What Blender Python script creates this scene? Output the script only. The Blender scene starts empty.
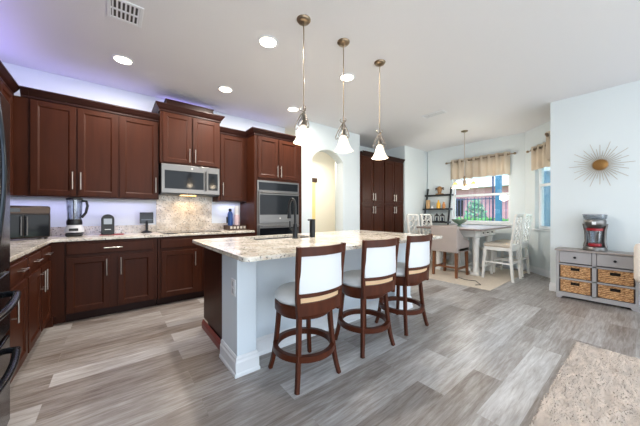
import bpy, bmesh, math, random
from mathutils import Vector, Matrix, noise as mnoise
random.seed(7)
S = bpy.context.scene
COL = S.collection
PI = math.pi

# ------------------------------------------------------------------ camera
F_PX, VP_LEFT, CAM_H = 260.0, 114.0, 1.19
yaw = math.atan((320 - VP_LEFT) / F_PX)
cd = bpy.data.cameras.new('camera'); cam = bpy.data.objects.new('camera', cd); COL.objects.link(cam)
cd.sensor_width = 36; cd.lens = F_PX / 640 * 36; cd.clip_start = .02; cd.clip_end = 300
cam.location = (0, 0, CAM_H); cam.rotation_euler = (PI / 2, 0, -yaw)
S.camera = cam

# ------------------------------------------------------------------ world, exposure
W = bpy.data.worlds.new('sky'); S.world = W; W.use_nodes = True
wn = W.node_tree; bg = wn.nodes['Background']
wtc = wn.nodes.new('ShaderNodeTexCoord'); wsep = wn.nodes.new('ShaderNodeSeparateXYZ'); wr = wn.nodes.new('ShaderNodeValToRGB')
wn.links.new(wtc.outputs['Generated'], wsep.inputs[0]); wn.links.new(wsep.outputs['Z'], wr.inputs[0]); wn.links.new(wr.outputs[0], bg.inputs[0])
wr.color_ramp.elements[0].position = .0; wr.color_ramp.elements[0].color = (.90, .95, 1, 1)
wr.color_ramp.elements[1].position = .6; wr.color_ramp.elements[1].color = (.55, .75, 1, 1)
bg.inputs[1].default_value = 2.3
S.view_settings.view_transform = 'Standard'; S.view_settings.look = 'None'
S.view_settings.gamma = 1; S.view_settings.use_curve_mapping = False
S.view_settings.exposure = 0.64

def area(name, loc, rot, sx, sy, power, color=(1, 1, 1), spread=PI):
    l = bpy.data.lights.new(name, 'AREA'); l.shape = 'RECTANGLE'; l.size = sx; l.size_y = sy
    l.energy = power; l.color = color; l.spread = spread
    o = bpy.data.objects.new(name, l); COL.objects.link(o); o.location = loc; o.rotation_euler = rot
    return o
area('patio_door_daylight', (2.6, -3.0, 1.25), (PI / 2, 0, PI), 6.0, 2.3, 210, (.93, .97, 1))  # added area light behind the camera, filling the room through its open back
YR_ = .93
LED = (.42, .34, 1.0)
area('led_strip_light_back', (-.2, 4.30, 2.55), (PI, 0, 0), 1.3, .06, .8, LED)
area('led_strip_light_centre', (.87, 4.42, 2.79), (PI, 0, 0), .7, .04, .25, LED)
area('led_strip_light_tower', (1.95, 4.28, 2.55), (PI, 0, 0), 1.2, .06, .45, LED)
area('led_strip_light_side', (-.97, 3.1, 2.55), (PI, 0, 0), .06, 2.2, 3.2, LED)
area('bay_window_fill', (5.72, YR_ - .22, 1.55), (PI / 2, 0, PI), .5, 1.3, 60, (.93, .97, 1))  # added outside the unseen third window to brighten the dining walls
sl = bpy.data.lights.new('sun', 'SUN'); sl.energy = 2.6; sl.angle = .03; sl.color = (1, .96, .9); so = bpy.data.objects.new('sun', sl); COL.objects.link(so); so.rotation_euler = Vector((-.5, -.25, 1)).to_track_quat('Z', 'Y').to_euler()
area('under_cabinet_light_back', (-.3, 4.34, 1.355), (0, 0, 0), 1.5, .05, 1.9, (.60, .56, 1.0))
area('under_cabinet_light_corner', (-.97, 3.5, 1.355), (0, 0, 0), .05, 1.4, 1.4, (.60, .56, 1.0))
area('under_cabinet_light_right', (1.52, 4.36, 1.355), (0, 0, 0), .35, .05, .7, (.68, .68, 1.0))
area('microwave_light', (.87, 4.28, 1.425), (-.25, 0, 0), .2, .06, 1.5, (1, .66, .34))
area('hallway_light', (3.9, 4.75, 2.6), (0, 0, 0), .8, .5, 19, (1, .92, .79))

# ------------------------------------------------------------------ materials
def s2l(c):
    return tuple(((v / 255) / 12.92 if v / 255 <= .04045 else ((v / 255 + .055) / 1.055) ** 2.4) for v in c) + (1,)
def M(name, rgb, rough=.5, metal=0, emit=None, estr=0, spec=.5, coat=0, bump=0, bscale=40, var=0, vscale=(6, 6, 6), alpha=1, trans=0):
    m = bpy.data.materials.new(name); m.use_nodes = True; t = m.node_tree; b = t.nodes['Principled BSDF']
    b.inputs['Base Color'].default_value = s2l(rgb); b.inputs['Roughness'].default_value = rough; b.inputs['Metallic'].default_value = metal
    b.inputs['Specular IOR Level'].default_value = spec; b.inputs['Coat Weight'].default_value = coat; b.inputs['Coat Roughness'].default_value = .12
    b.inputs['Transmission Weight'].default_value = trans
    if emit: b.inputs['Emission Color'].default_value = s2l(emit); b.inputs['Emission Strength'].default_value = estr
    tc = t.nodes.new('ShaderNodeTexCoord')
    if var:
        mp = t.nodes.new('ShaderNodeMapping'); mp.inputs['Scale'].default_value = vscale
        n = t.nodes.new('ShaderNodeTexNoise'); n.inputs['Scale'].default_value = 1; n.inputs['Detail'].default_value = 6
        r = t.nodes.new('ShaderNodeValToRGB'); c = s2l(rgb)
        r.color_ramp.elements[0].position = .3; r.color_ramp.elements[1].position = .7
        r.color_ramp.elements[0].color = tuple(v * (1 - var) for v in c[:3]) + (1,)
        r.color_ramp.elements[1].color = tuple(min(1, v * (1 + var)) for v in c[:3]) + (1,)
        t.links.new(tc.outputs['Object'], mp.inputs[0]); t.links.new(mp.outputs[0], n.inputs[0])
        t.links.new(n.outputs['Fac'], r.inputs[0]); t.links.new(r.outputs[0], b.inputs['Base Color'])
    if bump:
        n2 = t.nodes.new('ShaderNodeTexNoise'); n2.inputs['Scale'].default_value = bscale; n2.inputs['Detail'].default_value = 4
        bp = t.nodes.new('ShaderNodeBump'); bp.inputs['Strength'].default_value = bump; bp.inputs['Distance'].default_value = .01
        t.links.new(tc.outputs['Object'], n2.inputs[0]); t.links.new(n2.outputs['Fac'], bp.inputs['Height']); t.links.new(bp.outputs[0], b.inputs['Normal'])
    return m
def glass_mat(name, tint=(240, 248, 250), gloss=.08, rough=.02):
    m = bpy.data.materials.new(name); m.use_nodes = True; t = m.node_tree; t.nodes.remove(t.nodes['Principled BSDF'])
    out = t.nodes['Material Output']; mx = t.nodes.new('ShaderNodeMixShader'); tr = t.nodes.new('ShaderNodeBsdfTransparent'); gl = t.nodes.new('ShaderNodeBsdfGlossy')
    fr = t.nodes.new('ShaderNodeLayerWeight'); fr.inputs[0].default_value = .25; mu = t.nodes.new('ShaderNodeMath'); mu.operation = 'MULTIPLY_ADD'
    mu.inputs[1].default_value = .5; mu.inputs[2].default_value = gloss
    t.links.new(fr.outputs['Fresnel'], mu.inputs[0]); t.links.new(mu.outputs[0], mx.inputs[0])
    tr.inputs[0].default_value = s2l(tint); gl.inputs['Roughness'].default_value = rough
    t.links.new(tr.outputs[0], mx.inputs[1]); t.links.new(gl.outputs[0], mx.inputs[2]); t.links.new(mx.outputs[0], out.inputs[0])
    return m
def granite_mat():
    m = bpy.data.materials.new('granite'); m.use_nodes = True; t = m.node_tree; b = t.nodes['Principled BSDF']; L = t.links.new
    b.inputs['Roughness'].default_value = .14; tc = t.nodes.new('ShaderNodeNewGeometry')
    def nz(sc, det, rough=.6):
        n = t.nodes.new('ShaderNodeTexNoise'); n.inputs['Scale'].default_value = sc; n.inputs['Detail'].default_value = det; n.inputs['Roughness'].default_value = rough
        L(tc.outputs['Position'], n.inputs[0]); return n
    def ramp(src, stops):
        r = t.nodes.new('ShaderNodeValToRGB'); e = r.color_ramp.elements
        while len(e) < len(stops): e.new(.5)
        for i, (p, c) in enumerate(stops): e[i].position = p; e[i].color = s2l(c)
        L(src, r.inputs[0]); return r
    base = ramp(nz(7, 6).outputs['Fac'], [(.34, (190, 182, 168)), (.5, (218, 211, 198)), (.62, (236, 231, 221))])
    warm = ramp(nz(24, 5, .7).outputs['Fac'], [(.52, (0, 0, 0)), (.66, (255, 255, 255))])
    dark = ramp(nz(46, 3, .7).outputs['Fac'], [(.57, (0, 0, 0)), (.63, (255, 255, 255))])
    grey = ramp(nz(17, 6, .75).outputs['Fac'], [(.56, (0, 0, 0)), (.7, (255, 255, 255))])
    prev = base.outputs[0]
    for f, c, k in ((warm, (178, 146, 108), .45), (grey, (132, 126, 120), .75), (dark, (50, 44, 42), .9)):
        mx = t.nodes.new('ShaderNodeMixRGB'); mu = t.nodes.new('ShaderNodeMath'); mu.operation = 'MULTIPLY'; mu.inputs[1].default_value = k
        L(f.outputs[0], mu.inputs[0]); L(mu.outputs[0], mx.inputs[0]); L(prev, mx.inputs[1]); mx.inputs[2].default_value = s2l(c); prev = mx.outputs[0]
    L(prev, b.inputs['Base Color'])
    return m
def floor_mat():
    m = bpy.data.materials.new('plank_floor'); m.use_nodes = True; t = m.node_tree; b = t.nodes['Principled BSDF']; L = t.links.new
    g = t.nodes.new('ShaderNodeNewGeometry'); mp = t.nodes.new('ShaderNodeMapping'); mp.inputs['Location'].default_value = (.35, -.066, 0)
    L(g.outputs['Position'], mp.inputs[0])
    br = t.nodes.new('ShaderNodeTexBrick'); br.inputs['Color1'].default_value = (0, 0, 0, 1); br.inputs['Color2'].default_value = (1, 1, 1, 1)
    br.inputs['Mortar'].default_value = (.35, .35, .35, 1); br.inputs['Scale'].default_value = 1; br.inputs['Mortar Size'].default_value = .0012
    br.inputs['Brick Width'].default_value = 1.25; br.inputs['Row Height'].default_value = .19; br.offset = .37; br.offset_frequency = 2
    L(mp.outputs[0], br.inputs[0])
    # per-plank shift of the grain
    ad = t.nodes.new('ShaderNodeVectorMath'); ad.operation = 'MULTIPLY_ADD'; ad.inputs[1].default_value = (7, 3, 9)
    L(br.outputs['Color'], ad.inputs[0]); L(g.outputs['Position'], ad.inputs[2])
    m2 = t.nodes.new('ShaderNodeMapping'); m2.inputs['Scale'].default_value = (2.6, 30, 1); L(ad.outputs[0], m2.inputs[0])
    n = t.nodes.new('ShaderNodeTexNoise'); n.inputs['Scale'].default_value = 1.5; n.inputs['Detail'].default_value = 9; n.inputs['Roughness'].default_value = .68; n.inputs['Distortion'].default_value = .5
    L(m2.outputs[0], n.inputs[0])
    m3 = t.nodes.new('ShaderNodeMapping'); m3.inputs['Scale'].default_value = (2.2, 4.5, 1); L(ad.outputs[0], m3.inputs[0])
    n3 = t.nodes.new('ShaderNodeTexNoise'); n3.inputs['Scale'].default_value = 1; n3.inputs['Detail'].default_value = 4; L(m3.outputs[0], n3.inputs[0])
    def lin(a, ka, bb, kb, c0):
        x = t.nodes.new('ShaderNodeMath'); x.operation = 'MULTIPLY_ADD'; L(a, x.inputs[0]); x.inputs[1].default_value = ka; x.inputs[2].default_value = c0
        y = t.nodes.new('ShaderNodeMath'); y.operation = 'MULTIPLY_ADD'; L(bb, y.inputs[0]); y.inputs[1].default_value = kb; L(x.outputs[0], y.inputs[2]); return y.outputs[0]
    sep = t.nodes.new('ShaderNodeSeparateColor'); L(br.outputs['Color'], sep.inputs[0])
    v = lin(sep.outputs[0], .5, n.outputs['Fac'], 1.25, -.66)
    v = lin(v, 1, n3.outputs['Fac'], .5, -.08)
    r = t.nodes.new('ShaderNodeValToRGB'); e = r.color_ramp.elements
    for p in (.4, .6): e.new(p)
    for i, (p, c) in enumerate([(0, (110, 98, 90)), (.35, (152, 145, 140)), (.65, (186, 183, 181)), (1, (224, 222, 220))]): e[i].position = p; e[i].color = s2l(c)
    L(v, r.inputs[0]); L(r.outputs[0], b.inputs['Base Color'])
    b.inputs['Roughness'].default_value = .36; b.inputs['Specular IOR Level'].default_value = .5
    bp = t.nodes.new('ShaderNodeBump'); bp.inputs['Strength'].default_value = .12; bp.inputs['Distance'].default_value = .004
    L(n.outputs['Fac'], bp.inputs['Height']); L(bp.outputs[0], b.inputs['Normal'])
    return m
def weave_mat():
    m = bpy.data.materials.new('woven_basket'); m.use_nodes = True; t = m.node_tree; b = t.nodes['Principled BSDF']; L = t.links.new
    tc = t.nodes.new('ShaderNodeTexCoord'); n = t.nodes.new('ShaderNodeTexNoise'); mp = t.nodes.new('ShaderNodeMapping'); mp.inputs['Scale'].default_value = (30, 30, 70)
    L(tc.outputs['Object'], mp.inputs[0]); L(mp.outputs[0], n.inputs[0]); n.inputs['Scale'].default_value = 1; n.inputs['Detail'].default_value = 4
    w = t.nodes.new('ShaderNodeTexWave'); w.bands_direction = 'Z'; w.inputs['Scale'].default_value = 14; w.inputs['Distortion'].default_value = 5; w.inputs['Detail Scale'].default_value = 4
    L(tc.outputs['Object'], w.inputs[0])
    ad = t.nodes.new('ShaderNodeMath'); ad.operation = 'MULTIPLY_ADD'; L(w.outputs['Fac'], ad.inputs[0]); ad.inputs[1].default_value = .4; L(n.outputs['Fac'], ad.inputs[2])
    r = t.nodes.new('ShaderNodeValToRGB'); e = r.color_ramp.elements; e.new(.6)
    for i, (p, c) in enumerate([(.35, (92, 58, 34)), (.62, (176, 124, 78)), (.95, (226, 184, 134))]): e[i].position = p; e[i].color = s2l(c)
    L(ad.outputs[0], r.inputs[0]); L(r.outputs[0], b.inputs['Base Color']); b.inputs['Roughness'].default_value = .75
    bp = t.nodes.new('ShaderNodeBump'); bp.inputs['Strength'].default_value = .8; bp.inputs['Distance'].default_value = .01; L(ad.outputs[0], bp.inputs['Height']); L(bp.outputs[0], b.inputs['Normal'])
    return m
wall_m = M('wall_paint', (220, 228, 230), .7, bump=.05, bscale=120)
ceil_m = M('ceiling_paint', (226, 226, 228), .85, bump=.15, bscale=90)
white_trim = M('white_trim', (232, 235, 238), .4)
cherry = M('cherry_wood', (62, 30, 17), .4, spec=.16, var=.16, vscale=(26, 26, 2.2))
cherry_dark = M('cherry_crown', (42, 19, 14), .42, spec=.2, var=.12, vscale=(3, 26, 26))
stool_wood = M('stool_wood', (76, 35, 18), .36, spec=.25, var=.2, vscale=(20, 20, 4))
nickel = M('satin_nickel', (200, 192, 182), .28, 1)
bronze = M('brushed_bronze', (150, 132, 110), .32, 1)
steel = M('stainless_steel', (122, 120, 118), .34, 1)
scroll_m = M('dark_nickel', (132, 124, 114), .35, 1)
black_gl = M('black_glass', (18, 21, 25), .08, spec=.22)
black_pl = M('black_plastic', (16, 17, 19), .35)
matte_black = M('matte_black_metal', (22, 25, 29), .38, .3)
fridge_m = M('black_stainless', (27, 29, 33), .22, .6)
fridge_h = M('fridge_handle_metal', (52, 58, 66), .22, .8)
grey_pl = M('grey_plastic', (196, 198, 202), .35)
white_pl = M('white_plastic', (236, 238, 240), .4)
granite = granite_mat(); floor_m = floor_mat(); weave = weave_mat()
island_m = M('island_paint', (220, 230, 238), .5)
vinyl = M('white_vinyl', (226, 228, 230), .42, bump=.03, bscale=200)
taupe = M('taupe_linen', (168, 156, 149), .9, bump=.25, bscale=260)
sand = M('sand_cushion', (206, 194, 178), .85, bump=.2, bscale=220)
cream_f = M('cream_plush', (236, 226, 214), .95, bump=.6, bscale=70)
chair_white = M('distressed_white_paint', (226, 224, 218), .5, var=.06, vscale=(9, 9, 9))
table_top_m = M('weathered_grey_tabletop', (126, 112, 106), .38, var=.15, vscale=(4, 26, 20))
oak = M('walnut_leg', (112, 68, 38), .45, var=.2, vscale=(30, 30, 4))
valance_m = M('beige_linen', (214, 199, 178), .9, bump=.2, bscale=300)
console_m = M('grey_painted_wood', (168, 166, 168), .5)
console_top = M('grey_console_top', (160, 152, 148), .45, var=.08, vscale=(20, 3, 20))
rug_m = M('flat_woven_rug', (214, 200, 182), .95, bump=.4, bscale=160, var=.06, vscale=(30, 30, 30))
pile_m = M('shag_pile', (202, 187, 174), .95, var=.2, vscale=(9, 30, 5))
gold = M('aged_gold', (140, 102, 54), .42, .6, bump=.3, bscale=30)
spoke_m = M('pewter_rod', (186, 178, 166), .45, .2)
red_pl = M('red_plastic', (150, 22, 34), .3)
clear = glass_mat('clear_plastic', (236, 240, 244), .12, .08)
pane_m = glass_mat('window_glass', (246, 251, 252), .04)
green_glass = M('green_glass', (132, 160, 142), .12, trans=.35)
shade_m = M('frosted_glass', (232, 224, 210), .4, emit=(255, 236, 205), estr=.5)
amber_m = M('amber_glass', (250, 205, 110), .4, emit=(255, 206, 100), estr=.7)
lamp_m = M('light_diffuser', (255, 250, 240), .5, emit=(255, 240, 214), estr=7)
screen_m = M('screen', (22, 24, 28), .1)
blue_pl = M('blue_plastic', (34, 74, 140), .3)
pink_m = M('pink_canister', (222, 198, 204), .4)
yellow_m = M('yellow_glass', (222, 170, 50), .3)
tan_m = M('tan_ceramic', (196, 158, 112), .6)
brown_m = M('dark_brown_wood', (66, 46, 36), .5)
shelf_m = M('black_wood', (26, 29, 33), .45)
hall_m = M('hall_paint', (246, 242, 232), .75)
hall_door_m = M('hall_door_warm_tint', (246, 226, 160), .6)  # warm hallway light put into the door's yellow
lawn_m = M('lawn_grass', (78, 142, 62), .95, bump=.5, bscale=60, var=.2, vscale=(4, 4, 4))
leaf_m = M('shrub_leaf', (104, 158, 120), .7, var=.3, vscale=(5, 5, 5))
house_m = M('pink_stucco', (196, 140, 150), .9)
roof_m = M('roof_tile', (214, 208, 210), .9)
fence_m = M('dark_fence_metal', (70, 74, 104), .5)
lanai_m = M('blue_aluminium', (72, 122, 150), .6)
cord_m = M('dark_cord', (50, 44, 40), .6)

# ------------------------------------------------------------------ mesh helpers
class MB:
    def __init__(s): s.bm = bmesh.new()
    def _xf(s, vs, T):
        if T is not None: bmesh.ops.transform(s.bm, matrix=T, verts=vs)
        return vs
    def box(s, x0, y0, z0, x1, y1, z1, bev=0, T=None, seg=2):
        r = bmesh.ops.create_cube(s.bm, size=1); vs = r['verts']
        for v in vs: v.co = Vector(((x0 + x1) / 2 + v.co.x * (x1 - x0), (y0 + y1) / 2 + v.co.y * (y1 - y0), (z0 + z1) / 2 + v.co.z * (z1 - z0)))
        if bev:
            es = list({e for v in vs for e in v.link_edges})
            r = bmesh.ops.bevel(s.bm, geom=es, offset=bev, segments=seg, affect='EDGES', profile=.5, clamp_overlap=True); vs = list({v for f in r['faces'] for v in f.verts} | {v for v in vs if v.is_valid})
        s._xf(vs, T); return s
    def prism(s, pts, axis, a, b):          # pts: 2-D outline; axis 'x','y','z' extruded from a to b
        def P(p, k):
            return {'x': (k, p[0], p[1]), 'y': (p[0], k, p[1]), 'z': (p[0], p[1], k)}[axis]
        A = [s.bm.verts.new(P(p, a)) for p in pts]; B = [s.bm.verts.new(P(p, b)) for p in pts]
        n = len(pts); s.bm.faces.new(A[::-1]); s.bm.faces.new(B)
        for i in range(n): s.bm.faces.new((A[i], A[(i + 1) % n], B[(i + 1) % n], B[i]))
        return s
    def lathe(s, prof, n=24, c=(0, 0, 0), T=None, sx=1, sy=1):   # prof: (radius, z)
        rings = []; allv = []
        for r, z in prof:
            if r < 1e-5: ring = [s.bm.verts.new((c[0], c[1], c[2] + z))]
            else: ring = [s.bm.verts.new((c[0] + sx * r * math.cos(2 * PI * i / n), c[1] + sy * r * math.sin(2 * PI * i / n), c[2] + z)) for i in range(n)]
            rings.append(ring); allv += ring
        for a, b in zip(rings, rings[1:]):
            for i in range(n):
                j = (i + 1) % n
                if len(a) == 1 and len(b) == 1: continue
                if len(a) == 1: s.bm.faces.new((a[0], b[i], b[j]))
                elif len(b) == 1: s.bm.faces.new((a[i], a[j], b[0]))
                else: s.bm.faces.new((a[i], a[j], b[j], b[i]))
        s._xf(allv, T); return s
    def cyl(s, p, q, r, r2=None, n=14):
        return s.tube([p, q], [r, r if r2 is None else r2], n)
    def tube(s, pts, r, n=10, closed=False, sq=False):
        pts = [Vector(p) for p in pts]; m = len(pts)
        rs = r if isinstance(r, (list, tuple)) else [r] * m
        rings = []; up = None
        for i, p in enumerate(pts):
            if closed: d = pts[(i + 1) % m] - pts[i - 1]
            else: d = pts[min(i + 1, m - 1)] - pts[max(i - 1, 0)]
            d.normalize()
            if up is None: up = Vector((0, 0, 1)) if abs(d.z) < .9 else Vector((0, 1, 0))
            u = up - d * up.dot(d)
            if u.length < 1e-4: u = d.orthogonal()
            u.normalize(); w = d.cross(u); up = u
            k = 4 if sq else n; off = PI / 4 if sq else 0
            rings.append([s.bm.verts.new(p + (u * math.cos(2 * PI * j / k + off) + w * math.sin(2 * PI * j / k + off)) * rs[i]) for j in range(k)])
        k = len(rings[0])
        for i in range(m if closed else m - 1):
            a, b = rings[i], rings[(i + 1) % m]
            for j in range(k): s.bm.faces.new((a[j], a[(j + 1) % k], b[(j + 1) % k], b[j]))
        if not closed: s.bm.faces.new(rings[0][::-1]); s.bm.faces.new(rings[-1])
        return s
    def strip(s, path, z0, z1, th):          # path of (x,y): upright curved slab of thickness th
        pts = [Vector((p[0], p[1])) for p in path]; n = len(pts); I = []; O = []
        for i, p in enumerate(pts):
            d = pts[min(i + 1, n - 1)] - pts[max(i - 1, 0)]; d.normalize(); nn = Vector((d.y, -d.x)) * th / 2
            I.append(p - nn); O.append(p + nn)
        g = lambda p, z: s.bm.verts.new((p.x, p.y, z))
        a = [g(p, z0) for p in I]; b = [g(p, z1) for p in I]; c = [g(p, z0) for p in O]; d = [g(p, z1) for p in O]
        for i in range(n - 1):
            s.bm.faces.new((a[i], b[i], b[i + 1], a[i + 1])); s.bm.faces.new((c[i], c[i + 1], d[i + 1], d[i]))
            s.bm.faces.new((b[i], d[i], d[i + 1], b[i + 1])); s.bm.faces.new((a[i], a[i + 1], c[i + 1], c[i]))
        s.bm.faces.new((a[0], c[0], d[0], b[0])); s.bm.faces.new((a[-1], b[-1], d[-1], c[-1]))
        return s
    def sphere(s, c, r, sc=(1, 1, 1), n=16):
        R = bmesh.ops.create_uvsphere(s.bm, u_segments=n, v_segments=n // 2 + 2, radius=r)
        for v in R['verts']: v.co = Vector((c[0] + v.co.x * sc[0], c[1] + v.co.y * sc[1], c[2] + v.co.z * sc[2]))
        return s
    def quad(s, a, b, c, d): s.bm.faces.new([s.bm.verts.new(p) for p in (a, b, c, d)]); return s
    def build(s, name, mat, parent=None, smooth=None, bevel=0, rot=None, loc=None):
        bmesh.ops.recalc_face_normals(s.bm, faces=s.bm.faces)
        me = bpy.data.meshes.new(name); s.bm.to_mesh(me); s.bm.free(); me.materials.append(mat)
        if smooth is not None:
            me.shade_smooth()
            me.set_sharp_from_angle(angle=math.radians(smooth))
        o = bpy.data.objects.new(name, me); COL.objects.link(o)
        if parent is not None: o.parent = parent
        if loc: o.location = loc
        if rot: o.rotation_euler = rot
        if bevel:
            md = o.modifiers.new('bevel', 'BEVEL'); md.width = bevel; md.segments = 2; md.limit_method = 'ANGLE'; md.angle_limit = math.radians(40)
        return o
def tag(o, label, cat, group=None, kind=None):
    o['label'] = label; o['category'] = cat
    if group: o['group'] = group
    if kind: o['kind'] = kind
    return o
def thing(name, label, cat, loc=(0, 0, 0), rz=0, group=None):
    o = bpy.data.objects.new(name, None); COL.objects.link(o); o.location = loc; o.rotation_euler = (0, 0, rz); o.empty_display_size = .1
    return tag(o, label, cat, group)
def struct(o, label=None, cat=None):
    o['kind'] = 'structure'
    if label: o['label'] = label
    o['category'] = cat or o.name.split('_')[0]
    return o
def dup(root, label, loc, rz=0):
    def rec(o, par):
        c = o.copy(); COL.objects.link(c)
        if par is not None: c.parent = par
        for ch in o.children: rec(ch, c)
        return c
    r = rec(root, None); r.location = loc; r.rotation_euler = (0, 0, rz); r['label'] = label
    return r

# ------------------------------------------------------------------ room shell
CEIL = 2.88
YB = 4.48; XL = -1.13; XT = 2.645        # kitchen back wall, left wall, tower / arch wall start
XF = 6.75; YC = 1.6                      # window wall, its corner with the bay
XR = 5.24; YR = .93                      # right wall and its end
struct(MB().box(XL - .15, -3.2, -.1, XF + .15, 5.9, 0).build('floor', floor_m), 'grey wood plank floor running through kitchen and dining area', 'floor')
struct(MB().box(XL - .15, -3.2, CEIL, XF + .15, 5.9, CEIL + .1).build('ceiling', ceil_m), 'flat off-white ceiling over the kitchen and dining area', 'ceiling')
struct(MB().box(XL - .15, -1.0, 0, XL, YB + .15, CEIL).build('wall_left', wall_m), 'pale painted wall behind the refrigerator and toaster oven', 'wall')
struct(MB().box(XL, YB, 0, XT + .02, YB + .15, CEIL).build('wall_back', wall_m), 'pale painted wall behind the cooking counter', 'wall')
# wall with the arch
AX0, AX1, AY, AT = 2.877, 3.665, 3.87, .2
m = MB(); m.box(XT, AY, 0, AX0, AY + AT, CEIL); m.box(AX1, AY, 0, 4.165, AY + AT, CEIL)
arc = [(AX0 + (AX1 - AX0) * i / 24, 2.22 + .2 * math.sin(PI * i / 24) ** .75) for i in range(25)]
m.prism(arc + [(AX1, CEIL), (AX0, CEIL)], 'y', AY, AY + AT)
struct(m.build('wall_arch', wall_m), 'pale wall with the arched opening beside the tall oven cabinet', 'wall')
m = MB(); m.box(4.065, AY + AT, 0, 4.165, 4.56, CEIL); m.box(4.165, 4.50, 0, 5.715, 4.60, CEIL)
struct(m.build('wall_alcove', wall_m), 'pale wall of the alcove behind the tall pantry cabinets', 'wall')
struct(MB().box(5.715, 3.79, 0, XF + .15, 4.60, CEIL).build('wall_corner', wall_m), 'pale wall between the pantry cabinets and the ladder shelf', 'wall')
m = MB(); m.box(2.3, 5.5, 0, 5.2, 5.6, CEIL); m.box(2.5, AY + AT + .55, 0, 2.6, 5.5, CEIL); m.box(5.1, 4.60, 0, 5.2, 5.5, CEIL)
struct(m.build('wall_hall', hall_m), 'warm cream hallway wall seen through the arch', 'wall')
d = struct(MB().box(3.35, 5.46, 0, 4.17, 5.498, 2.0, .004).build('door_1', hall_door_m), 'hallway door beyond the arch, its pale yellow standing in for warm light', 'door')
MB().box(3.3, 5.44, 2.0, 4.22, 5.498, 2.11, .004).build('door_header', brown_m, d)

def holed_wall(name, L, H, T, hole, mat, loc, rz, label):
    x0, x1, z0, z1 = hole; m = MB()
    m.box(0, 0, 0, x0, T, H); m.box(x1, 0, 0, L, T, H); m.box(x0, 0, 0, x1, T, z0); m.box(x0, 0, z1, x1, T, H)
    o = m.build(name, mat, loc=loc, rot=(0, 0, rz)); return struct(o, label, 'wall')
def window(name, x0, x1, z0, z1, zr, T, loc, rz, label):
    m = MB(); w = .055; y0, y1 = T * .45, T * .85
    m.box(x0, y0, z0, x0 + w, y1, z1, .006); m.box(x1 - w, y0, z0, x1, y1, z1, .006); m.box(x0 + w, y0, z0, x1 - w, y1, z0 + w, .006)
    m.box(x0 + w, y0, z1 - w, x1 - w, y1, z1, .006); m.box(x0 + w, y0 - .005, zr - .025, x1 - w, y1, zr + .025, .006)
    o = struct(m.build(name, white_trim, loc=loc, rot=(0, 0, rz)), label, 'window')
    MB().box(x0 + w, y0 + .02, z0 + w, x1 - w, y0 + .026, zr - .025).build('lower_pane', pane_m, o)
    MB().box(x0 + w, y0 + .03, zr + .025, x1 - w, y0 + .036, z1 - w).build('upper_pane', pane_m, o)
    MB().box(x0 - .04, -.035, z0 - .03, x1 + .04, y0, z0, .006).build('window_sill', white_trim, o)
    return o
# window wall: local x runs from the corner toward the bay (world -Y), local y = outward (+X)
RZ = -PI / 2
holed_wall('wall_window', 3.76 - YC, CEIL, .15, (.645, 1.9, .95, 2.22), wall_m, (XF, 3.76, 0), RZ, 'pale wall with the wide dining window')
window('window_1', .645, 1.9, .95, 2.22, 1.62, .15, (XF, 3.76, 0), RZ, 'wide white framed dining window behind the table')
BZ = -PI / 2 - PI / 4; BL = .99
holed_wall('wall_bay', BL + .05, CEIL, .15, (.29, .90, .88, 2.22), wall_m, (XF, YC, 0), BZ, 'angled pale wall with the narrow window by the sideboard')
window('window_2', .29, .90, .88, 2.22, 1.73, .15, (XF, YC, 0), BZ, 'narrow white framed window in the angled wall')
holed_wall('wall_bay_end', 6.06 - XR - .151, CEIL, .15, (.1, .56, .88, 2.22), wall_m, (6.06, YR, 0), PI, 'pale wall with the third bay window behind the sideboard wall')
window('window_3', .1, .56, .88, 2.22, 1.73, .15, (6.06, YR, 0), PI, 'white framed bay window facing away behind the sideboard wall')
m = MB(); m.box(XR, -1.8, 0, XR + .15, YR, CEIL)
struct(m.build('wall_right', wall_m), 'pale blue wall behind the grey sideboard', 'wall')
def baseboard(name, x0, y0, x1, y1, label, h=.13, t=.016):
    v = Vector((x1 - x0, y1 - y0)); L = v.length; a = math.atan2(v.y, v.x)
    prof = [(0, 0), (-t, 0), (-t, h * .7), (-t * .6, h * .8), (-t * .6, h * .9), (-t * .2, h), (0, h)]
    o = MB().prism(prof, 'x', 0, L).build(name, white_trim, loc=(x0, y0, 0), rot=(0, 0, a)); return struct(o, label, 'baseboard')
baseboard('baseboard_window', XF, 3.76, XF, YC, 'white baseboard under the dining window')
baseboard('baseboard_bay', XF, YC, XF - .72, YC - .72, 'white baseboard under the narrow angled window')
baseboard('baseboard_right', XR, YR, XR, -1.8, 'white baseboard behind the grey sideboard')
baseboard('baseboard_end', 6.06, YR, XR, YR, 'white baseboard around the end of the sideboard wall')
baseboard('baseboard_corner', 5.715, 3.79, XF, 3.79, 'white baseboard by the ladder shelf')

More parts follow.
